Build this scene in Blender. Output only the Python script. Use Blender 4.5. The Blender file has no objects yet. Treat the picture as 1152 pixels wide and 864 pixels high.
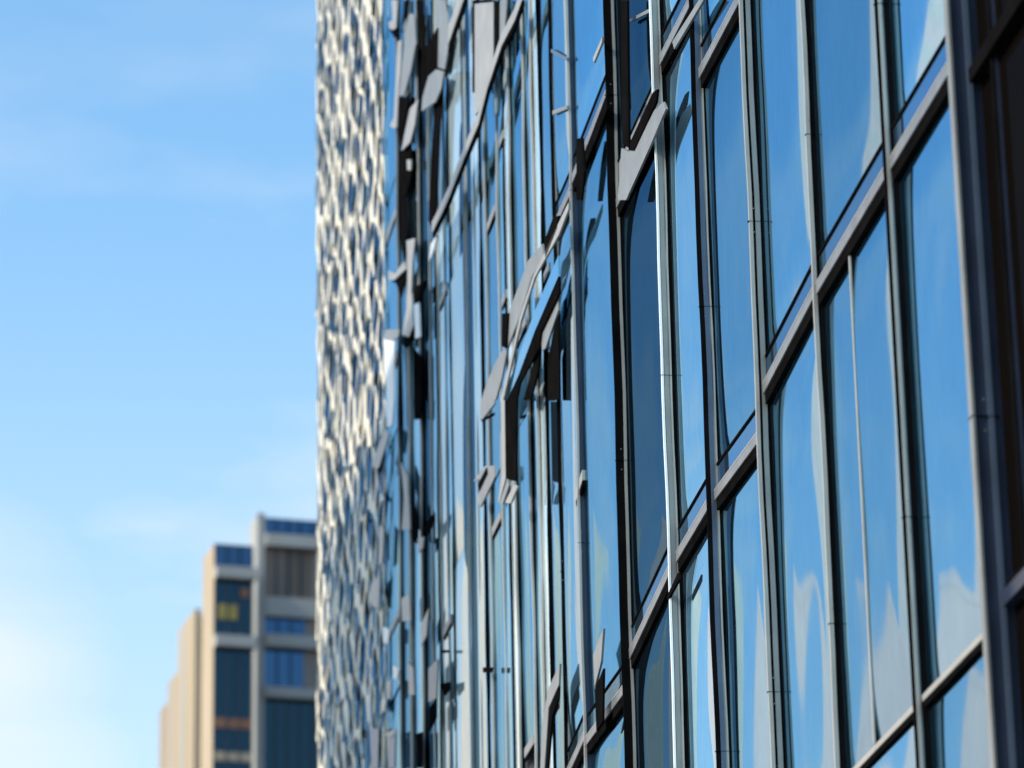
import bpy, math, random
from mathutils import Vector, Matrix
random.seed(7)
scene = bpy.context.scene
C = scene.collection

# ------------------------------------------------------------------ camera
W, H = 1152.0, 864.0
CX, CY = W/2, H/2
up_c = (-226.0, 12000.0)                 # vanishing point of the verticals, from the picture centre
fa_c = (-695.0, -1566.0)                 # vanishing point of the facade's horizontals
FPX = math.sqrt(-(up_c[0]*fa_c[0] + up_c[1]*fa_c[1]))
Zc = Vector((up_c[0], up_c[1], -FPX)).normalized()
Yc = Vector((0, 0, -1)); Yc = (Yc - Zc*Yc.dot(Zc)).normalized()
Xc = Yc.cross(Zc)
R = Matrix((Xc, Yc, Zc))                 # camera -> world
CAM = Vector((0, 0, 1.6))
cam = bpy.data.cameras.new('camera'); co = bpy.data.objects.new('camera', cam); C.objects.link(co)
co.matrix_world = Matrix.Translation(CAM) @ R.to_4x4()
cam.sensor_width = 36; cam.lens = 36*FPX/W
cam.clip_start = .1; cam.clip_end = 5000
cam.dof.use_dof = True; cam.dof.focus_distance = 31.0; cam.dof.aperture_fstop = 1.6
scene.camera = co

# ------------------------------------------------------------------ sky, sun, exposure
SUN_AZ, SUN_EL = math.radians(-112), math.radians(36)
world = bpy.data.worlds.new("World"); scene.world = world; world.use_nodes = True
nt = world.node_tree; nd = nt.nodes; lk = nt.links; nd.clear()
out = nd.new('ShaderNodeOutputWorld'); bg = nd.new('ShaderNodeBackground'); sky = nd.new('ShaderNodeTexSky')
sky.sky_type = 'NISHITA'; sky.sun_disc = False; sky.sun_elevation = SUN_EL; sky.sun_rotation = SUN_AZ
sky.air_density = 1.0; sky.dust_density = 1.2; sky.ozone_density = 2.5
bg.inputs['Strength'].default_value = .15
tc = nd.new('ShaderNodeTexCoord')
mp = nd.new('ShaderNodeMapping'); mp.inputs['Scale'].default_value = (1.0, 1.0, 3.2); mp.inputs['Rotation'].default_value = (0, math.radians(12), 0)
mp.inputs['Location'].default_value = (3.1, 0, .4)
nz = nd.new('ShaderNodeTexNoise'); nz.inputs['Scale'].default_value = 5.0; nz.inputs['Detail'].default_value = 7; nz.inputs['Roughness'].default_value = .55
rp = nd.new('ShaderNodeMapRange'); rp.inputs['From Min'].default_value = .44; rp.inputs['From Max'].default_value = .75
sp = nd.new('ShaderNodeSeparateXYZ')
low = nd.new('ShaderNodeMapRange'); low.inputs['From Min'].default_value = .55; low.inputs['From Max'].default_value = .20; low.interpolation_type = 'SMOOTHSTEP'
mul = nd.new('ShaderNodeMath'); mul.operation = 'MULTIPLY'
hz = nd.new('ShaderNodeMapRange'); hz.inputs['From Min'].default_value = .42; hz.inputs['From Max'].default_value = .14; hz.inputs['To Max'].default_value = .6; hz.interpolation_type = 'SMOOTHSTEP'
ad = nd.new('ShaderNodeMath'); ad.operation = 'MAXIMUM'
mx = nd.new('ShaderNodeMix'); mx.data_type = 'RGBA'; mx.inputs['B'].default_value = (3.2, 3.35, 3.4, 1)
lk.new(tc.outputs['Generated'], mp.inputs['Vector']); lk.new(mp.outputs[0], nz.inputs['Vector']); lk.new(nz.outputs['Fac'], rp.inputs['Value'])
lk.new(tc.outputs['Generated'], sp.inputs[0]); lk.new(sp.outputs['Z'], low.inputs['Value']); lk.new(sp.outputs['Z'], hz.inputs['Value'])
lk.new(rp.outputs[0], mul.inputs[0]); lk.new(low.outputs[0], mul.inputs[1])
lk.new(mul.outputs[0], ad.inputs[0]); lk.new(hz.outputs[0], ad.inputs[1])
D0 = (math.sin(math.radians(-12))*math.cos(math.radians(12)), math.cos(math.radians(-12))*math.cos(math.radians(12)), math.sin(math.radians(12)))
dt = nd.new('ShaderNodeVectorMath'); dt.operation = 'DOT_PRODUCT'; dt.inputs[1].default_value = D0
nrm = nd.new('ShaderNodeVectorMath'); nrm.operation = 'NORMALIZE'
lk.new(tc.outputs['Generated'], nrm.inputs[0]); lk.new(nrm.outputs[0], dt.inputs[0])
bk = nd.new('ShaderNodeMapRange'); bk.inputs['From Min'].default_value = math.cos(math.radians(9)); bk.inputs['From Max'].default_value = math.cos(math.radians(3.5)); bk.interpolation_type = 'SMOOTHSTEP'
lk.new(dt.outputs['Value'], bk.inputs['Value'])
nb = nd.new('ShaderNodeMapRange'); nb.inputs['From Min'].default_value = .30; nb.inputs['From Max'].default_value = .62; nb.inputs['To Min'].default_value = .3; nb.inputs['To Max'].default_value = .9
lk.new(nz.outputs['Fac'], nb.inputs['Value'])
bm = nd.new('ShaderNodeMath'); bm.operation = 'MULTIPLY'; lk.new(bk.outputs[0], bm.inputs[0]); lk.new(nb.outputs[0], bm.inputs[1])
a2 = nd.new('ShaderNodeMath'); a2.operation = 'MAXIMUM'; lk.new(ad.outputs[0], a2.inputs[0]); lk.new(bm.outputs[0], a2.inputs[1])
lk.new(a2.outputs[0], mx.inputs['Factor']); lk.new(sky.outputs[0], mx.inputs['A'])
tn = nd.new('ShaderNodeMix'); tn.data_type = 'RGBA'; tn.blend_type = 'MULTIPLY'; tn.inputs['Factor'].default_value = 1; tn.inputs['B'].default_value = (.74, .97, .96, 1)
lk.new(sky.outputs[0], tn.inputs['A']); lk.new(tn.outputs['Result'], mx.inputs['A'])
lk.new(mx.outputs['Result'], bg.inputs['Color']); lk.new(bg.outputs[0], out.inputs['Surface'])
sun = bpy.data.lights.new('sun', 'SUN'); sun.energy = 2.5; sun.angle = math.radians(.5); sun.color = (1, .93, .82)
so = bpy.data.objects.new('sun', sun); C.objects.link(so)
sdir = Vector((math.sin(SUN_AZ)*math.cos(SUN_EL), math.cos(SUN_AZ)*math.cos(SUN_EL), math.sin(SUN_EL)))
so.rotation_euler = sdir.to_track_quat('Z', 'Y').to_euler()
vs = scene.view_settings
vs.view_transform = 'Standard'; vs.look = 'None'; vs.gamma = 1; vs.use_curve_mapping = False; vs.exposure = 1.0
scene.render.resolution_x = 1024; scene.render.resolution_y = 768

# ------------------------------------------------------------------ facade frame
F = (R @ Vector((fa_c[0], fa_c[1], -FPX))).normalized(); F.z = 0; F.normalize()   # along the street
N = Vector((-F.y, F.x, 0))                                       # out of the facade, over the street
DIST = 6.0
O = Vector((0, 0, 0)) - N*DIST
def P(s, n, z): return O + F*s + N*n + Vector((0, 0, z))
def ray(px, py): return (R @ Vector((px-CX, CY-py, -FPX))).normalized()
def sz(px, py, n=0.0):
    r = ray(px, py); t = (n - DIST)/r.dot(N)
    q = CAM + r*t
    return (q-O).dot(F), q.z
def n_at(px, py, s):                                             # outward offset on the plane s = const
    r = ray(px, py); t = (s - (CAM-O).dot(F))/r.dot(F)
    return (CAM + r*t - O).dot(N)
def at(px, py, Y):
    r = ray(px, py); return CAM + r*(Y/r.y)

# ------------------------------------------------------------------ materials
def mat(name, col, rough=.5, metal=0.0, var=.12, vscale=2.0, bump=0.0, bscale=20, stretch=(1, 1, 1), spec=.5):
    m = bpy.data.materials.new(name); m.use_nodes = True
    t = m.node_tree; b = t.nodes['Principled BSDF']
    b.inputs['Roughness'].default_value = rough; b.inputs['Metallic'].default_value = metal
    b.inputs['Specular IOR Level'].default_value = spec
    g = t.nodes.new('ShaderNodeNewGeometry')
    mp = t.nodes.new('ShaderNodeMapping'); mp.inputs['Scale'].default_value = stretch
    n = t.nodes.new('ShaderNodeTexNoise'); n.inputs['Scale'].default_value = vscale; n.inputs['Detail'].default_value = 6
    r = t.nodes.new('ShaderNodeValToRGB')
    r.color_ramp.elements[0].position = .3; r.color_ramp.elements[1].position = .7
    r.color_ramp.elements[0].color = tuple(c*(1-var) for c in col)+(1,)
    r.color_ramp.elements[1].color = tuple(min(1, c*(1+var)) for c in col)+(1,)
    t.links.new(g.outputs['Position'], mp.inputs[0]); t.links.new(mp.outputs[0], n.inputs['Vector'])
    t.links.new(n.outputs['Fac'], r.inputs[0]); t.links.new(r.outputs[0], b.inputs['Base Color'])
    if bump:
        n2 = t.nodes.new('ShaderNodeTexNoise'); n2.inputs['Scale'].default_value = bscale; n2.inputs['Detail'].default_value = 3
        bp = t.nodes.new('ShaderNodeBump'); bp.inputs['Strength'].default_value = 1; bp.inputs['Distance'].default_value = bump
        t.links.new(mp.outputs[0], n2.inputs['Vector']); t.links.new(n2.outputs['Fac'], bp.inputs['Height']); t.links.new(bp.outputs[0], b.inputs['Normal'])
    return m

def glass(name, tint, body, refl=.85, wave=.004, rough=.015, zs=.35):
    """coated mirror glass: tinted reflection over a dark body, slightly uneven panes"""
    m = bpy.data.materials.new(name); m.use_nodes = True
    t = m.node_tree; t.nodes.clear()
    o = t.nodes.new('ShaderNodeOutputMaterial'); mxs = t.nodes.new('ShaderNodeMixShader')
    d = t.nodes.new('ShaderNodeBsdfDiffuse'); d.inputs[0].default_value = (*body, 1)
    gl = t.nodes.new('ShaderNodeBsdfGlossy'); gl.inputs['Roughness'].default_value = rough
    oi = t.nodes.new('ShaderNodeObjectInfo')
    hv = t.nodes.new('ShaderNodeHueSaturation'); hv.inputs['Color'].default_value = (*tint, 1)
    mr = t.nodes.new('ShaderNodeMapRange'); mr.inputs['To Min'].default_value = .74; mr.inputs['To Max'].default_value = 1.12
    t.links.new(oi.outputs['Random'], mr.inputs['Value']); t.links.new(mr.outputs[0], hv.inputs['Value'])
    t.links.new(hv.outputs[0], gl.inputs['Color'])
    g = t.nodes.new('ShaderNodeNewGeometry'); mp = t.nodes.new('ShaderNodeMapping'); mp.inputs['Scale'].default_value = (1, 1, zs)
    n = t.nodes.new('ShaderNodeTexNoise'); n.inputs['Scale'].default_value = .9; n.inputs['Detail'].default_value = .4
    bp = t.nodes.new('ShaderNodeBump'); bp.inputs['Strength'].default_value = 1; bp.inputs['Distance'].default_value = wave
    t.links.new(g.outputs['Position'], mp.inputs[0]); t.links.new(mp.outputs[0], n.inputs['Vector'])
    t.links.new(n.outputs['Fac'], bp.inputs['Height']); t.links.new(bp.outputs[0], gl.inputs['Normal'])
    # faint dust and dried water marks
    n3 = t.nodes.new('ShaderNodeTexNoise'); n3.inputs['Scale'].default_value = 9; n3.inputs['Detail'].default_value = 8; n3.inputs['Roughness'].default_value = .7
    t.links.new(mp.outputs[0], n3.inputs['Vector'])
    m3 = t.nodes.new('ShaderNodeMapRange'); m3.inputs['From Min'].default_value = .35; m3.inputs['From Max'].default_value = .8
    m3.inputs['To Min'].default_value = refl; m3.inputs['To Max'].default_value = refl*.86
    t.links.new(n3.outputs['Fac'], m3.inputs['Value']); t.links.new(m3.outputs[0], mxs.inputs[0])
    t.links.new(d.outputs[0], mxs.inputs[1]); t.links.new(gl.outputs[0], mxs.inputs[2]); t.links.new(mxs.outputs[0], o.inputs[0])
    return m

M = {
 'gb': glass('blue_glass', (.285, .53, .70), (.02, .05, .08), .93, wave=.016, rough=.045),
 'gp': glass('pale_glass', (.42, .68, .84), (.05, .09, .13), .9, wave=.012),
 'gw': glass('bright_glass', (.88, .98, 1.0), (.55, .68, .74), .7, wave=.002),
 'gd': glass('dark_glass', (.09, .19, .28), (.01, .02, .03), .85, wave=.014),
 'gk': glass('brown_black_glass', (.016, .016, .018), (.008, .006, .005), .6),
 'gs': glass('screen_backing_glass', (.10, .24, .40), (.01, .05, .09), .8),
 'sp': glass('spandrel_glass', (.22, .38, .56), (.04, .07, .1), .8),
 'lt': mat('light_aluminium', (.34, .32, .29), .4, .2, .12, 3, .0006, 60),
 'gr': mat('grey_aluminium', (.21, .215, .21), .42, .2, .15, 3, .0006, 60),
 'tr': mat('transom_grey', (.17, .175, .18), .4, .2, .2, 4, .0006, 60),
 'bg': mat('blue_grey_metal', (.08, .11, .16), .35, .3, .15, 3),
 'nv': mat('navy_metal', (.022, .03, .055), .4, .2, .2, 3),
 'dk': mat('black_gasket_shade', (.006, .0055, .006), .9, 0, .3, 3, spec=.0),  # gasket black, also the painted shadows among the dark plates
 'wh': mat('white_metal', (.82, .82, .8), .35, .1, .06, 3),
 'cream': mat('cream_screen', (.68, .60, .46), .42, .0, .16, 1.4, .004, 12),
 'wall': mat('dark_backing', (.03, .035, .045), .7),
}
ML = list(M.values()); MI = {k: i for i, k in enumerate(M)}

# ------------------------------------------------------------------ mesh helpers
class MB:
    def __init__(s): s.v = []; s.f = []; s.m = []
    def face(s, pts, k):
        b = len(s.v); s.v += pts; s.f.append(tuple(range(b, b+len(pts)))); s.m.append(k)
    def hexa(s, p, k):                       # 8 corners: lower 4 then upper 4, same order
        b = len(s.v); s.v += p
        for q in ((0,3,2,1), (4,5,6,7), (0,1,5,4), (1,2,6,5), (2,3,7,6), (3,0,4,7)):
            s.f.append(tuple(b+i for i in q)); s.m.append(k)
    def box(s, s0, s1, n0, n1, z0, z1, k):   # in facade coordinates
        s.hexa([P(s0,n0,z0), P(s1,n0,z0), P(s1,n1,z0), P(s0,n1,z0), P(s0,n0,z1), P(s1,n0,z1), P(s1,n1,z1), P(s0,n1,z1)], k)
    def prism(s, pts, n0, n1, k, tilt=0.0):  # pts = (s, z); front at n1
        c = sum(p[0] for p in pts)/len(pts)
        fr = [P(a, n1+tilt*(a-c), z) for a, z in pts]; bk = [P(a, n0, z) for a, z in pts]
        b = len(s.v); L = len(pts); s.v += fr+bk
        s.f.append(tuple(range(b, b+L))); s.m.append(k)
        s.f.append(tuple(range(b+2*L-1, b+L-1, -1))); s.m.append(k)
        for i in range(L):
            j = (i+1) % L; s.f.append((b+i, b+L+i, b+L+j, b+j)); s.m.append(k)
    def build(s, name, parent=None, smooth=False, mats=None, bevel=0.0):
        off = wloc(parent) if parent else Vector((0, 0, 0))
        me = bpy.data.meshes.new(name)
        me.from_pydata([tuple(Vector(v)-off) for v in s.v], [], s.f)
        used = sorted({k for k in s.m}, key=str)
        for k in used: me.materials.append(M[k])
        ix = {k: i for i, k in enumerate(used)}
        me.polygons.foreach_set('material_index', [ix[k] for k in s.m])
        if smooth: me.polygons.foreach_set('use_smooth', [True]*len(s.f))
        o = bpy.data.objects.new(name, me); C.objects.link(o)
        if parent: o.parent = parent
        if bevel:
            b = o.modifiers.new('bevel', 'BEVEL'); b.width = bevel; b.segments = 2; b.limit_method = 'ANGLE'
        me.update()
        return o
def wloc(o):
    v = Vector((0, 0, 0))
    while o: v = v + o.location; o = o.parent
    return v
def thing(name, label, cat, loc, group=None):
    o = bpy.data.objects.new(name, None); C.objects.link(o); o.location = loc
    o['label'] = label; o['category'] = cat
    if group: o['group'] = group
    return o
def structure(o): o['kind'] = 'structure'; return o

# ------------------------------------------------------------------ ground
M['asphalt'] = mat('asphalt', (.05, .05, .052), .9, 0, .25, 1.5, .004, 60)
M['paving'] = mat('paving', (.30, .29, .27), .85, 0, .15, 1.2, .003, 40)
M['paint'] = mat('road_paint', (.75, .75, .72), .7)
b = MB(); b.face([Vector((-1500,-1500,0)), Vector((1500,-1500,0)), Vector((1500,1500,0)), Vector((-1500,1500,0))], 'asphalt'); structure(b.build('ground'))
b = MB(); b.box(-40, 120, 0, 7.5, 0.004, .13, 'paving'); structure(b.build('pavement'))
b = MB()
for i in range(26): b.box(-36+i*6, -33+i*6, 12.9, 13.05, .004, .008, 'paint')
structure(b.build('road_marking'))

# ------------------------------------------------------------------ glass building
REF = 337
zA = sz(1050, 116)[1]; zB = sz(1050, 783)[1]; HS = zA - zB
S_R = sz(1152, 432)[0] - 6.0
S_MID = sz(436, REF)[0]; S_END = sz(359, REF)[0]
Z0, Z1 = 0.14, 44.0
gbld = thing('glass_building', 'large blue mirrored glass building with grey and black metal mullions', 'building', P(22, 0, 0))
b = MB(); b.box(S_R, S_MID, -18, -.06, 0, Z1, 'wall'); b.build('wall', gbld)
b = MB(); b.box(S_R-.1, S_MID, -.3, .2, Z1+.002, Z1+.6, 'gr'); b.build('parapet', gbld)

def wob(z, ph, a):
    return a*(math.sin(z*1.9+ph)+.6*math.sin(z*4.3+ph*2.3))
def fin(layers, x_end, z0=Z0, z1=Z1, name='mullion', w=.05, amp=.0, yref=REF, joints=False):
    """layers: (px_left_edge, kind) from left to right; x_end = px where it meets the glass"""
    s0 = sz(x_end, yref)[0]; b = MB(); ph = random.uniform(0, 6)
    edges = [n_at(x, yref, s0) for x, k in layers] + [0.0]
    for i, (x, k) in enumerate(layers):
        n1, n0 = edges[i], edges[i+1]
        ww = w*(1.0 if k in ('lt', 'wh', 'gr', 'bg') else .72)
        if n1 - n0 < .002: n1 = n0+.002
        if amp == 0:
            b.box(s0+(w-ww)/2, s0+(w+ww)/2, n0-(.01 if i == len(layers)-1 else 0), n1, z0, z1, k)
        else:
            zs = [z0+(z1-z0)*j/int((z1-z0)/.4) for j in range(int((z1-z0)/.4)+1)]
            base = len(b.v)
            for z in zs:
                d = wob(z, ph, amp); da = d if i < len(layers)-1 else 0
                b.v += [P(s0+(w-ww)/2, n0-.01+da, z), P(s0+(w-ww)/2, n1+d, z), P(s0+(w+ww)/2, n1+d, z), P(s0+(w+ww)/2, n0-.01+da, z)]
            for j in range(len(zs)-1):
                for q in range(4):
                    q2 = (q+1) % 4; a0 = base+4*j
                    b.f.append((a0+q, a0+q2, a0+4+q2, a0+4+q)); b.m.append(k)
    if joints:
        for q in range(-2, 8):
            z = zA+q*HS+1.15+random.uniform(-.05, .05)
            b.box(s0-.0015, s0+w+.0015, .01, edges[0]+.005, z, z+.004, 'dk')
            for dz in (.10, -.09): b.box(s0-.003, s0+.004, edges[0]*.55, edges[0]*.55+.008, z+dz, z+dz+.008, 'gr')
    return b.build(name, gbld), s0

def pane(s0, s1, z0, z1, k, bulge=.006, tiltz=0.0, tilts=0.0, name='glass_pane', n=0.0, parent=None):
    """a slightly pillowed sheet of glass"""
    b = MB(); U, V = 14, 18
    for j in range(V+1):
        for i in range(U+1):
            u, v = i/U, j/V
            pil = bulge*(1-(2*u-1)**4)*(1-(2*v-1)**6)
            wv = .0016*math.sin(u*5+v*3+s0)*math.sin(math.pi*u)*math.sin(math.pi*v)
            b.v.append(P(s0+(s1-s0)*u, n+pil+wv+tiltz*(v-.5)*(z1-z0)+tilts*(u-.5)*(s1-s0), z0+(z1-z0)*v))
    for j in range(V):
        for i in range(U):
            a = j*(U+1)+i; b.f.append((a, a+1, a+U+2, a+U+1)); b.m.append(k)
    return b.build(name, parent or gbld, smooth=True)

# mullions of the near bays, right to left
L = lambda *a: list(a)
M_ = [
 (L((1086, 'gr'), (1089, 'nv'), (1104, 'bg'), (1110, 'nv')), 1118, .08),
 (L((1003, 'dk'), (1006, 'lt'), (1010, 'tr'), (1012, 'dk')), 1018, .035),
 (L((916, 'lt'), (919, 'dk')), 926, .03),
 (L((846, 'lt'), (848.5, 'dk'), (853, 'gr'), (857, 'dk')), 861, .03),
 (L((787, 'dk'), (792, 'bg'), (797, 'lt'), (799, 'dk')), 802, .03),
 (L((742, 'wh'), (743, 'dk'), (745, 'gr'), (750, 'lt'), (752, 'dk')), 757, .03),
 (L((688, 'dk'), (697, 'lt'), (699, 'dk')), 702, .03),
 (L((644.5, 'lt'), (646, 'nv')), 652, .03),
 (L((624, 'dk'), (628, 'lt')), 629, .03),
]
SB = []
for ly, xe, w in M_:
    o, s0 = fin(ly, xe, w=w, amp=.004 if xe < 1000 else 0, joints=True); SB.append(s0+w)
lev = [zA+k*HS for k in range(-3, 7)]
band_h = {}
def bay_levels(x):                           # levels of the storeys this bay shows
    return range(-2, 4)
kinds = ['gb', 'gb', 'gb', 'gb', 'gp', 'gd', 'gb', 'gp']
SPA, BAR, DRK = .21, .075, .08
def sbox(b, s0, s1, n0, n1, za, zb, h0, h1, k):          # bar following the slope za (at s0) -> zb (at s1)
    b.hexa([P(s0,n0,za+h0), P(s1,n0,zb+h0), P(s1,n1,zb+h0), P(s0,n1,za+h0), P(s0,n0,za+h1), P(s1,n0,zb+h1), P(s1,n1,zb+h1), P(s0,n1,za+h1)], k)
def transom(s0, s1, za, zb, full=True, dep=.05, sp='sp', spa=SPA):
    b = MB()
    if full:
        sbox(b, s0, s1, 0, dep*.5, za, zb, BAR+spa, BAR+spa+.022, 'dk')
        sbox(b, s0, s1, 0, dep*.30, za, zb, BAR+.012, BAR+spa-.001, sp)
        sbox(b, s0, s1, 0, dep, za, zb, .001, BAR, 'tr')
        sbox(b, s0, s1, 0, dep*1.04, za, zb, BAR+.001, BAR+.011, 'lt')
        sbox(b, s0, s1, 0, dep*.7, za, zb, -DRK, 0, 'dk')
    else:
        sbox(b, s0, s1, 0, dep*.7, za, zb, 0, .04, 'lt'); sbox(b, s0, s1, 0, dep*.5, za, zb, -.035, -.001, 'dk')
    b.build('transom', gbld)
LV = {0: [((1085,68),(1018,178)), ((1003,202),(930,325)), ((916,348),(872,432)), ((846,516),(811,563)), ((791,593),(769,630)), ((744,679),(712,747)), ((697,795),(670,832)), ((645,872),(630,905))],
      1: [None, None, None, None, ((786,0),(758,55)), ((738,153),(704,225)), ((683,122),(659,182)), ((641,232),(632,252))]}
def level(i, k, s):
    if k in LV and LV[k][i]: (a, b) = LV[k][i]; q = 0
    elif k >= 1: (a, b) = LV[1][i] or LV[0][i]; q = k - (1 if LV[1][i] else 0)
    else: (a, b) = LV[0][i]; q = k
    (sa, za), (sb, zb) = sz(*a), sz(*b)
    if k < 0 and i < 2: za, zb = zA, zA; q = k
    t = (s-sa)/(sb-sa)
    return za+(zb-za)*t + q*HS
def pane_sl(s0, s1, lo, hi, k, bulge, tiltz, tilts):
    b = MB(); U, V = 20, 26; ph = random.uniform(0, 6)
    for j in range(V+1):
        for i in range(U+1):
            u, v = i/U, j/V
            z0, z1 = lo[0]+(lo[1]-lo[0])*u, hi[0]+(hi[1]-hi[0])*u
            pil = bulge*(1-(2*u-1)**4)*(1-(2*v-1)**6)
            wv = .007*math.sin(u*4+v*5+ph)*math.sin(math.pi*u)*math.sin(math.pi*v)
            b.v.append(P(s0+(s1-s0)*u, pil+wv+tiltz*(v-.5)*3+tilts*(u-.5)*(s1-s0), z0+(z1-z0)*v))
    for j in range(V):
        for i in range(U):
            a = j*(U+1)+i; b.f.append((a, a+1, a+U+2, a+U+1)); b.m.append(k)
    return b.build('glass_pane', gbld, smooth=True)
for i in range(len(SB)-1):
    s0, s1 = SB[i], SB[i+1]-.04
    ztop = sz(M_[i][1], -330)[1]; zbot = sz(M_[i][1], 1150)[1]
    for k in range(-2, 4):
        za, zb = level(i, k, s0), level(i, k, s1)
        if za > ztop+HS or za < zbot-HS: continue
        full = k != -1; tall = (k == 1 and i == 5)
        transom(s0, s1, za, zb, full, sp='gr' if tall else 'sp', spa=.38 if tall else SPA)
        up = (.38 if tall else SPA)+BAR+.022 if full else .04
        dn = DRK if k+1 != -1 else .035
        pane_sl(s0, s1, (za+up, zb+up), (level(i, k+1, s0)-dn, level(i, k+1, s1)-dn), kinds[i], random.uniform(.014, .022)+.005*i, random.uniform(-.0035, .0035), random.uniform(-.003, .003))
# thin inner mullion of one bay, below the main band
fin(L((958, 'lt'), (960, 'dk')), 963, z0=zB+.06, z1=zA-.06, w=.03)
# dark bay at the right-hand end
sD = SB[0]-.1
for k, (za, zb) in enumerate(((Z0, sz(1135, 690)[1]), (sz(1135, 678)[1], sz(1135, 45)[1]), (sz(1135, 30)[1], sz(1135, 30)[1]+6))):
    pane(S_R, sD, za, zb, 'gk', bulge=.003)
    b = MB(); b.box(S_R, sD, 0, .07, zb+.002, zb+.09, 'nv' if k == 0 else 'dk'); b.box(S_R, sD, 0, .04, zb+.092, zb+.15, 'dk'); b.build('transom', gbld)
fin(L((1134, 'dk'), (1137, 'nv')), 1142, w=.05)

# middle of the facade: dense fins and narrow panes
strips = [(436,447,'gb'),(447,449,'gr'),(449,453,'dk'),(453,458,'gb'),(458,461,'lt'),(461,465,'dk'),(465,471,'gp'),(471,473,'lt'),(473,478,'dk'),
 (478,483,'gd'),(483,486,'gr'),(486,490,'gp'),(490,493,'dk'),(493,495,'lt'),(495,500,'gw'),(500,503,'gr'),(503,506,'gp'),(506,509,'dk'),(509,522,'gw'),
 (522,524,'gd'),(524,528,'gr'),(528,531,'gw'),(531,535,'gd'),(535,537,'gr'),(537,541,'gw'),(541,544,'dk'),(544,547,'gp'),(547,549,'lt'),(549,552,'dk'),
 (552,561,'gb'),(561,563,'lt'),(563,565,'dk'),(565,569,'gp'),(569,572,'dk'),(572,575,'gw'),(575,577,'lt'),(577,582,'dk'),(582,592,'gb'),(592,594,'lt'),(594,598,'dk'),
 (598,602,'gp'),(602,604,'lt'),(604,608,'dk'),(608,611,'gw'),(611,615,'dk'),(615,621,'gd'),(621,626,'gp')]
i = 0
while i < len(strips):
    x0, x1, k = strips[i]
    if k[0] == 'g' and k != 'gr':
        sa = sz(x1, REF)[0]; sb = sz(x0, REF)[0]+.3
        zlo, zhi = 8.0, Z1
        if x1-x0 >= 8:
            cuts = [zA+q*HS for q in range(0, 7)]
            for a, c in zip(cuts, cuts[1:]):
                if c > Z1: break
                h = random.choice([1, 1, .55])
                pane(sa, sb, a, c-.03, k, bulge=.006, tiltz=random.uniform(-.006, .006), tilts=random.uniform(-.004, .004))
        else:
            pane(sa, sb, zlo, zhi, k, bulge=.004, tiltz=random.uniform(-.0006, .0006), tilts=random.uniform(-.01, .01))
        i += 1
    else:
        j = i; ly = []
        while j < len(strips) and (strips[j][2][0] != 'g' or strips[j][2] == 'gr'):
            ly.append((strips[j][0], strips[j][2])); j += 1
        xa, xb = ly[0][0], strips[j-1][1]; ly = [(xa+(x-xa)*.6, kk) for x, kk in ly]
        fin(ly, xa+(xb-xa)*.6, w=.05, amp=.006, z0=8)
        i = j
# storey bars across the middle
for q in range(0, 7):
    zz = zA+q*HS
    for x0, x1 in ((551,561), (582,593), (436,448), (496,504), (614,620), (566,571)):
        sa, sb = sz(x1, REF)[0], sz(x0, REF)[0]
        dz = random.choice([0, -.6, .9, 1.7])
        b = MB(); b.box(sa, sb, 0, .02, zz+dz, zz+dz+.10, 'gr'); b.box(sa, sb, 0, .014, zz+dz-.04, zz+dz-.001, 'dk'); b.build('glazing_bar', gbld)

# ---- loose cladding plates, traced on the facade; black ones stand in for shadows and recesses
def Z(n):                                    # zoom frames used while measuring
    ox, oy, s = {1: (340, 0, 3.84), 2: (340, 225, 3.84), 3: (340, 450, 3.84), 4: (340, 640, 3.84), 5: (600, 0, 3.84), 6: (600, 225, 3.84), 7: (600, 450, 3.84), 8: (600, 640, 3.84)}[n]
    return lambda pts: [(ox+u/s, oy+v/s) for u, v in pts]
def plate(zoom, pts, k, n=.10, t=.02, tilt=0.0, name=None):
    pp = [sz(x, y, n) for x, y in Z(zoom)(pts)]
    a = sum(pp[i][0]*pp[(i+1) % len(pp)][1]-pp[(i+1) % len(pp)][0]*pp[i][1] for i in range(len(pp)))
    if a < 0: pp.reverse()
    b = MB(); b.prism(pp, n-t, n, k, tilt)
    return b.build(name or ('shade_recess_panel' if k == 'dk' else 'cladding_panel'), gbld)
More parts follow.
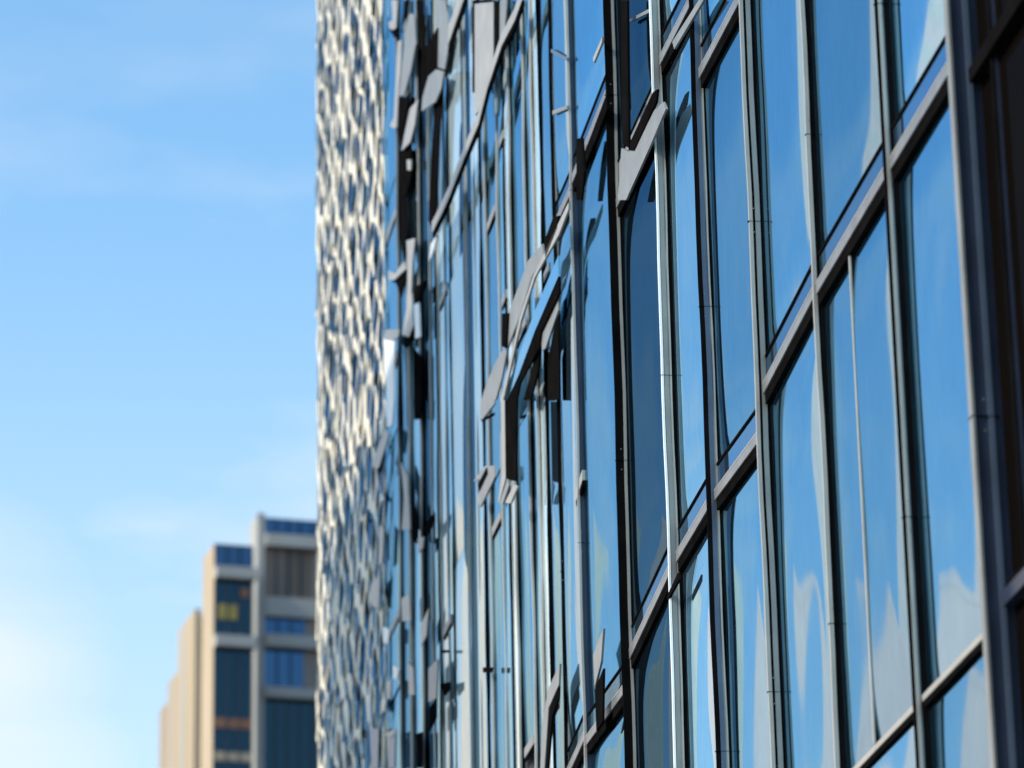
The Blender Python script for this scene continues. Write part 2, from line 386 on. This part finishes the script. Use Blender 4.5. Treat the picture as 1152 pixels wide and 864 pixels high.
PL = [
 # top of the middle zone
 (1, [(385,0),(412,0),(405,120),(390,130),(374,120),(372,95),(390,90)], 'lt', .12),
 (1, [(374,126),(405,122),(412,150),(400,165)], 'dk', .10),  # painted shadow below the light block
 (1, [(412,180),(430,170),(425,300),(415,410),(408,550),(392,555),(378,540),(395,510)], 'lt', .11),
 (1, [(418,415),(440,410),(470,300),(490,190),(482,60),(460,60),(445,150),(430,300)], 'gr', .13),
 (1, [(520,210),(545,190),(582,120),(578,300),(545,330),(515,440),(508,300)], 'dk', .12),  # painted shadow at the upper left of the grey plate
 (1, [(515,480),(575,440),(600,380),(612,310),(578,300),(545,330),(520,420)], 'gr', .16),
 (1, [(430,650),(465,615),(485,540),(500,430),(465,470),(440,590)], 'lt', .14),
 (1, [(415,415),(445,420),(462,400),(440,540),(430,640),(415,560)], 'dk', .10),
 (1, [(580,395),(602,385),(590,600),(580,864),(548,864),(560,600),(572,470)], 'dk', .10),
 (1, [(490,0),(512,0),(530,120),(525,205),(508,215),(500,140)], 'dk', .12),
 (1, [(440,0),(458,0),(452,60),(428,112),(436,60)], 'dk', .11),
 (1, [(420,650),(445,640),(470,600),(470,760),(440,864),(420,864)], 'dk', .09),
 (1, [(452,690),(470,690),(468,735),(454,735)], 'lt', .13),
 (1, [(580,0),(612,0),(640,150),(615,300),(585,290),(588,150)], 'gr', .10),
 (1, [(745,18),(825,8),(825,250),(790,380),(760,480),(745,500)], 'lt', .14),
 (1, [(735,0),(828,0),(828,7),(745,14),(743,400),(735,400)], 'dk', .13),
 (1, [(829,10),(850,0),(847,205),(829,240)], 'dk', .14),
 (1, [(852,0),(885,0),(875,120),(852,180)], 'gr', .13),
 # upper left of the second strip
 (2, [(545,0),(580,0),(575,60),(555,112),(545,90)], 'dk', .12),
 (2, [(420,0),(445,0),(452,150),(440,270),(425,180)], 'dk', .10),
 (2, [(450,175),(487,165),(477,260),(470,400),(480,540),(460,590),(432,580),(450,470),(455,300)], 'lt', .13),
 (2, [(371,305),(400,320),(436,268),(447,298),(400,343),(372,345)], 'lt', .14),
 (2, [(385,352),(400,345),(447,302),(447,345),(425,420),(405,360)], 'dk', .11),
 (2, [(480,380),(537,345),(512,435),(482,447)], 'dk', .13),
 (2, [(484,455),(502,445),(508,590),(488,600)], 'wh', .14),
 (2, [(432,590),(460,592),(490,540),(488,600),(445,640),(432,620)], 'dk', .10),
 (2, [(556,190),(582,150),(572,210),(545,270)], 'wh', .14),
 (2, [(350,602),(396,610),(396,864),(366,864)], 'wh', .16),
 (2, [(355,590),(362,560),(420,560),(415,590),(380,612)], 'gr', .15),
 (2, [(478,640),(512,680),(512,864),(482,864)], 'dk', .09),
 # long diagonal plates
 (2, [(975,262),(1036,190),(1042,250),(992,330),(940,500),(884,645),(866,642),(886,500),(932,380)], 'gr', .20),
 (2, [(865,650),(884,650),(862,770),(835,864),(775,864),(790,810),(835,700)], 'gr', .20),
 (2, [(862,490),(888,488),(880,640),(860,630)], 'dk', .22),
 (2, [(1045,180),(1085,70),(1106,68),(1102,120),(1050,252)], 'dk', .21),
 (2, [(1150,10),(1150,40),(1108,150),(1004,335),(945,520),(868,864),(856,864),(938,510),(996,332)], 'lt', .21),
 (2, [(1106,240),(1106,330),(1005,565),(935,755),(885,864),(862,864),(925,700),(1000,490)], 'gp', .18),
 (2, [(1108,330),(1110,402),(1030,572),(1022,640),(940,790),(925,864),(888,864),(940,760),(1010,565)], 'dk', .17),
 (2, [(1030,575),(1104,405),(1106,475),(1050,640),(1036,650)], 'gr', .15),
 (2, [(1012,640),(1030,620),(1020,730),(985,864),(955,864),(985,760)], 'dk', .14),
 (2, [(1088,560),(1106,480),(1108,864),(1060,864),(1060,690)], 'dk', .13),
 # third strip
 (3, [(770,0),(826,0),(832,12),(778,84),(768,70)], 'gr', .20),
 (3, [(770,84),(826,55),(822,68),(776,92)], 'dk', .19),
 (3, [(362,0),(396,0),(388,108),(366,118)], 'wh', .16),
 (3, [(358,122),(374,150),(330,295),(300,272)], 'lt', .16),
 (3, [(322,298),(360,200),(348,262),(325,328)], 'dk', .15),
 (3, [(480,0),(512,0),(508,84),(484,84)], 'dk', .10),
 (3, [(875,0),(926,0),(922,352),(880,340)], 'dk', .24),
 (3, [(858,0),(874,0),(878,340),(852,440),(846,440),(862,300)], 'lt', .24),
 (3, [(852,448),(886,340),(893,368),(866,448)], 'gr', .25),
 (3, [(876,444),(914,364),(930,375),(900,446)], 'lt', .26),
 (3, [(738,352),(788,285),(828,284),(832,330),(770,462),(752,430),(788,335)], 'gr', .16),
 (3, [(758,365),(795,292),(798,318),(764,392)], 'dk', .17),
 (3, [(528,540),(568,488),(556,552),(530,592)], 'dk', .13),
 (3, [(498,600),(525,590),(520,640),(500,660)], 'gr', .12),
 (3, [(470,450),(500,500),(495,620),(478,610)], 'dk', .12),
 (3, [(425,270),(455,330),(465,560),(430,560),(440,420)], 'gr', .10),
 (3, [(332,540),(352,560),(345,700),(330,720)], 'lt', .12),
 # lower strip
 (4, [(428,130),(462,105),(468,222),(432,226)], 'lt', .14),
 (4, [(392,415),(418,432),(408,480),(392,470)], 'wh', .13),
 (4, [(350,250),(376,262),(370,322),(350,318)], 'wh', .14),
 (4, [(300,60),(335,30),(330,170),(300,160),(288,110)], 'lt', .10),
 (4, [(365,490),(385,480),(380,560),(366,560)], 'lt', .12),
 (4, [(455,400),(478,430),(484,545),(460,540)], 'lt', .12),
 (4, [(510,250),(545,170),(535,290),(515,330)], 'lt', .12),
 (4, [(545,430),(585,390),(578,560),(545,575)], 'gr', .12),
 (4, [(548,600),(577,560),(577,640),(548,700)], 'dk', .13),
 (4, [(355,715),(400,690),(405,705),(380,730)], 'lt', .14),
 (4, [(372,730),(402,715),(398,860),(372,860)], 'bg', .13),
 (4, [(292,690),(330,690),(326,860),(300,860)], 'bg', .10),
 (4, [(490,712),(516,705),(514,860),(492,860)], 'dk', .11),
 (4, [(595,350),(628,350),(628,362),(595,364)], 'dk', .10),
 (4, [(600,495),(636,488),(636,520),(610,548)], 'dk', .10),
 (4, [(780,425),(820,425),(815,448),(780,448)], 'dk', .12),
 (4, [(1028,864),(1035,680),(1062,520),(1112,410),(1108,500),(1064,600),(1046,864)], 'gr', .16),
 (4, [(1048,864),(1066,604),(1108,505),(1106,560),(1078,640),(1060,864)], 'dk', .15),
 # right of the middle: joints and knees of the bands
 (5, [(380,640),(410,655),(435,655),(520,480),(560,440),(572,470),(500,640),(400,864),(365,864)], 'gr', .16),
 (5, [(410,650),(415,620),(515,400),(535,385),(530,440),(432,652)], 'dk', .17),
 (5, [(375,0),(405,0),(412,640),(385,620)], 'dk', .18),
 (5, [(402,90),(505,35),(502,52),(404,102)], 'gr', .10),
 (5, [(228,640),(318,400),(318,470),(270,600),(228,700)], 'dk', .15),
 (5, [(258,250),(298,158),(296,185),(260,272)], 'lt', .15),
 (5, [(186,600),(210,596),(220,740),(208,864),(186,864)], 'dk', .14),
 (5, [(600,180),(715,0),(735,0),(608,212)], 'gr', .12),
 (5, [(76,212),(146,250),(146,264),(76,226)], 'bg', .08),
 (5, [(82,478),(146,455),(146,470),(82,496)], 'gr', .08),
 (7, [(576,850),(624,745),(628,775),(580,864)], 'dk', .12),
 (8, [(258,372),(302,258),(292,400),(264,512)], 'gr', .14),
 (8, [(265,522),(302,430),(298,660),(272,700)], 'dk', .13),
]
for z, pts, k, n in PL: plate(z, pts, k, n)
# two bent rails crossing the fins
def rail(pts, n, w, k, k2):
    b = MB(); q = [sz(x, y, n) for x, y in pts]
    for (a, c), (d, e) in zip(q, q[1:]):
        b.prism([(a, c), (a, c+w), (d, e+w), (d, e)], n-.03, n, k)
        b.prism([(a, c-w*.5), (a, c-.001), (d, e-.001), (d, e-w*.5)], n-.03, n-.004, k2)
    b.build('bent_rail', gbld)
rail([(587,0),(579,23),(564,52),(548,100),(538,140),(522,178),(506,220),(497,240),(486,262)], .19, .14, 'lt', 'dk')
rail([(523,-5),(514,21),(504,50)], .17, .22, 'lt', 'dk')
rail([(640,590),(655,540)], .05, .1, 'lt', 'dk')

# ------------------------------------------------------------------ perforated cream tower at the far end
tow = thing('perforated_tower', 'cream metal screen tower with lens shaped holes at the end of the glass building', 'building', P((S_MID+S_END)/2, 0, 0))
b = MB(); b.box(S_MID+.01, S_END-.02, -14, -.01, 0, Z1+2, 'gs'); b.build('wall', tow)
def screen():
    b = MB(); cw, ch = .92, .92
    sA = S_MID+.05; cols = int((S_END+.1-sA)/cw)+1
    zlo, zhi = 12.0, 36.0; rows = int((zhi-zlo)/(ch*.5))
    rnd = random.Random(3)
    jit = {}
    def J(a, c):
        if (a, c) not in jit: jit[(a, c)] = (rnd.uniform(-.22, .22)*cw, rnd.uniform(-.3, .3)*ch, rnd.uniform(-.004, .004))
        return jit[(a, c)]
    def node(a, c):                           # a in half cells, c in half rows
        s = sA+a*cw/2; z = zlo+c*ch/2; d = J(a, c)
        s = min(max(s+d[0], sA), S_END); return (s, z+d[1], .05+d[2]+.008*math.sin(s*2.1+z*.7))
    for r in range(rows):
        for c in range(cols):
            a = 2*c+(r % 2)
            left, right, bot, top = node(a-1, r+1), node(a+1, r+1), node(a, r), node(a, r+2)
            cs = [sum(p[i] for p in (left, right, bot, top))/4 for i in range(3)]
            ring = []; K = 16; f = rnd.choice([.68, .78, .84, .74, .5])
            corners = [right, top, left, bot]
            outer = []
            for k in range(4):
                p, q = corners[k], corners[(k+1) % 4]
                for m in range(4):
                    t = m/4; outer.append([p[i]*(1-t)+q[i]*t for i in range(3)])
            inner = []
            for m, o in enumerate(outer):
                ang = m/16*2*math.pi
                fx = f*1.08
                inner.append([cs[0]+fx*.5*(right[0]-left[0])*math.cos(ang)*.92, cs[1]+fx*.5*(top[1]-bot[1])*math.sin(ang), cs[2]-.014])
            base = len(b.v)
            for p in outer: b.v.append(P(p[0], p[2], p[1]))
            mid = [[(o[i]*.45+q[i]*.55) for i in range(3)] for o, q in zip(outer, inner)]
            for p in mid: b.v.append(P(p[0], p[2]+.007, p[1]))
            for p in inner: b.v.append(P(p[0], p[2], p[1]))
            for m in range(16):
                m2 = (m+1) % 16
                b.f.append((base+m, base+m2, base+16+m2, base+16+m)); b.m.append('cream')
                b.f.append((base+16+m, base+16+m2, base+32+m2, base+32+m)); b.m.append('cream')
    return b.build('perforated_screen', tow, smooth=True)
screen()
b = MB(); b.box(S_END-.01, S_END+.06, -14, .02, 0, Z1+2, 'lt'); b.build('corner_trim', tow)

# ------------------------------------------------------------------ far buildings on the left
M['warm'] = mat('warm_render', (.98, .60, .52), .8, 0, .08, .2)
M['soft'] = mat('soft_render', (.72, .60, .50), .8, 0, .08, .2)
M['conc'] = mat('pale_concrete', (.36, .345, .325), .8, 0, .12, .3, stretch=(1, 1, .3))
M['stone'] = mat('cream_stone', (.44, .33, .22), .8, 0, .12, .25, stretch=(1, 1, .3))
M['stone2'] = mat('tan_stone', (.42, .31, .21), .8, 0, .12, .25, stretch=(1, 1, .3))
M['blue'] = glass('far_blue_glass', (.07, .16, .30), (.01, .03, .06), .6)
M['teal'] = glass('far_teal_glass', (.03, .07, .10), (.01, .025, .035), .6)
M['blind'] = mat('brown_blind', (.20, .15, .12), .8, 0, .3, 1.2, stretch=(1, 1, .1))
M['taupe'] = mat('taupe_wall', (.22, .19, .17), .8)
M['yellow'] = mat('yellow_patch', (.32, .24, .06), .7)
M['rust'] = mat('rust_panel', (.26, .11, .06), .7)
PHI = math.radians(17)
E1 = Vector((math.cos(PHI), math.sin(PHI), 0)); E2 = Vector((-math.sin(PHI), math.cos(PHI), 0))
def BP(o, a, d, z): return Vector((o.x, o.y, 0)) + E1*a + E2*d + Vector((0, 0, z))
def bbox(b, o, a0, a1, d0, d1, z0, z1, k):
    b.hexa([BP(o,a0,d0,z0), BP(o,a1,d0,z0), BP(o,a1,d1,z0), BP(o,a0,d1,z0), BP(o,a0,d0,z1), BP(o,a1,d0,z1), BP(o,a1,d1,z1), BP(o,a0,d1,z1)], k)
def far_building(label, cornerx, topy, Y, width, depth, k, bands=(), pier=None, name='office_building', group=None):
    o = at(cornerx, topy, Y); top = o.z
    t = thing(name, label, 'building', Vector((o.x, o.y, 0)), group)
    b = MB(); bbox(b, o, 0, width, 0, depth, 0, top, k); b.build('wall', t)
    pxm = lambda px: (px)/FPX*Y
    zy = lambda y, x=cornerx: at(x, y, Y).z
    for (u0, u1, y0, y1, kk, nm, prj) in bands:
        b = MB(); a0, a1 = pxm(u0-cornerx)/math.cos(PHI), pxm(u1-cornerx)/math.cos(PHI)
        z1_, z0_ = zy(y0), zy(y1) if y1 < 900 else 1.0
        bbox(b, o, a0, a1, -prj, .05, z0_, z1_, kk)
        ob = b.build(nm, t)
        if nm == 'window':
            nmull = max(2, int((a1-a0)/.5))
            for q in range(1, nmull):
                b2 = MB(); a = a0+(a1-a0)*q/nmull; bbox(b2, o, a-.03, a+.03, -prj-.08, -prj-.002, z0_, z1_, 'teal' if kk != 'teal' else 'nv')
                b2.build('mullion', ob)
    return t, o, zy
# tallest block, next to the tower
far_building('tall far block with blue windows and pale concrete bands, beside the perforated tower', 288, 581, 150, 9, 1.2, 'conc', [
 (288,296.5,579,900,'conc','pier',.3),
 (297,380,583,602,'blue','window',.12), (297,380,602.6,616,'conc','floor_band',.5), (297,353,616.5,672,'blind','window',.1), (353,380,616.5,672,'taupe','wall_panel',.1),
 (297,380,672.5,694,'conc','floor_band',.35), (297,344,694.5,715,'blue','window',.1), (344,380,694.5,715,'taupe','wall_panel',.12), (297,380,715.5,729,'conc','floor_band',.5),
 (297,343,729.5,774,'blue','window',.1), (343,380,729.5,774,'taupe','wall_panel',.12), (297,380,774.5,786,'conc','floor_band',.5), (297,380,786.5,900,'teal','window',.1)])
t, o, zy = far_building('far block with dark teal windows, cream stone side and a yellow patch on the glass', 241, 611, 147, 1.62, 2.1, 'stone', [
 (241.5,284,613,639,'blue','window',.12), (241,287,639.5,652,'conc','floor_band',.5), (241.5,284,652.5,716,'teal','window',.1), (241,287,716.5,729,'conc','floor_band',.5),
 (241.5,284,729.5,900,'teal','window',.1), (246,267,680,697,'yellow','colour_patch',.16), (271,280,661,671,'rust','colour_patch',.16),  # flat yellow and rust patches set on the window
 (243,284,808,819,'rust','sill_band',.16), (243,284,846,856,'stone','sill_band',.16)])
for lab, cx, ty, Y, L_, k in (('third far block, narrow ribbed cream stone, stepping down from the teal windowed block', 226, 692, 160, 3.6, 'stone'),
                           ('fourth far block, tan stone, one step up from the lowest block', 207, 760, 180, 2.6, 'stone2'),
                           ('lowest and leftmost of the far blocks, tan stone against the sky', 195, 794, 195, 2.3, 'stone2')):
    t, o, zy = far_building(lab, cx, ty, Y, 10, L_, k, name='stepped_building', group='stepped stone blocks in the distance')
    for q in range(5):
        d = L_*(q+.5)/5; b = MB(); bbox(b, o, -.25, -.002, d-.3, d+.3, 0, o.z+.3, 'conc' if q == 3 else k); b.build('rib', t)

# ------------------------------------------------------------------ buildings across the street, seen in the mirror glass
def AZM(x):                                  # heading of the street seen mirrored at picture column x
    r = ray(x, 700); r = r - N*2*r.dot(N); return math.degrees(math.atan2(r.x, r.y))
#print('AZM', [(x, round(AZM(x), 2)) for x in (640, 700, 800, 975, 1080)])
def mirror_building(label, az0, az1, dist, el, k, k2, storeys):
    D = lambda az: Vector((math.sin(math.radians(az)), math.cos(math.radians(az)), 0))
    top = dist*math.tan(math.radians(el))+1.6
    face = D(33); e = Vector((face.y, -face.x, 0))                  # street front turned to the sun
    d = D(az1-3)                                                   # party walls run away from the street front
    w = dist*math.tan(math.radians(abs(az1-az0)))/max(.5, e.dot(Vector((D((az0+az1)/2).y, -D((az0+az1)/2).x, 0))))
    c = D(az1)*dist - N*12 - e*(w/2)
    t = thing('street_building', label, 'building', c)
    def bx(b, a0, a1, d0, d1, z0, z1, kk):
        q = [c+e*x+d*y for x, y in ((a0,d0),(a1,d0),(a1,d1),(a0,d1))]
        b.hexa([v+Vector((0,0,z0)) for v in q]+[v+Vector((0,0,z1)) for v in q], kk)
    b = MB(); bx(b, -w/2, w/2, 0, 14, 0, top, k); b.build('wall', t)
    b = MB(); bx(b, -w/2-.05, w/2+.05, -.05, -.002, top-.5, top+.15, k); b.build('cornice', t)
    sh = top/storeys; nw = int(w/2.6) if k2 != k else 0
    for s in range(storeys):
        for i in range(nw):
            x = -w/2+w*(i+.5)/nw; b = MB(); bx(b, x-.5, x+.5, -.06, -.002, sh*s+.9, sh*s+.9+sh*.38, k2)
            b.build('window', t)
mirror_building('cream rendered building across the street, mirrored in the lowest panes', -34, AZM(975)+.1, 110, 16.7, 'warm', 'warm', 9)
mirror_building('low cream building far down the street, mirrored along the pane edges', AZM(640)-1.2, AZM(600)+.8, 260, 18.0, 'soft', 'cream', 16)

mirror_building('tall white tower across the street, mirrored as bright streaks in the glass', -39, AZM(1100)-1.2, 200, 28, 'warm', 'cream', 20)
# unseen block added on the sunny side of the street to shade the lower storeys
blocker = thing('sun_blocker', 'pale concrete block across the street, added out of view to shade the lower storeys', 'building', P(43, 21, 0))
b = MB(); b.box(35, 51, 21, 33, 0, 34.6, 'conc'); b.build('wall', blocker)
for q in range(10):
    b = MB(); b.box(35.5, 50.5, 20.95, 20.998, 1.2+q*3.3, 2.8+q*3.3, 'teal'); b.build('window_band', blocker)

# ------------------------------------------------------------------ render settings
scene.render.engine = 'CYCLES'
scene.cycles.use_denoising = True
scene.cycles.max_bounces = 6

#print('SB', [round(x,2) for x in SB], 'levels', round(zA,2), round(HS,2), 'SMID', round(S_MID,1), round(S_END,1), FPX)
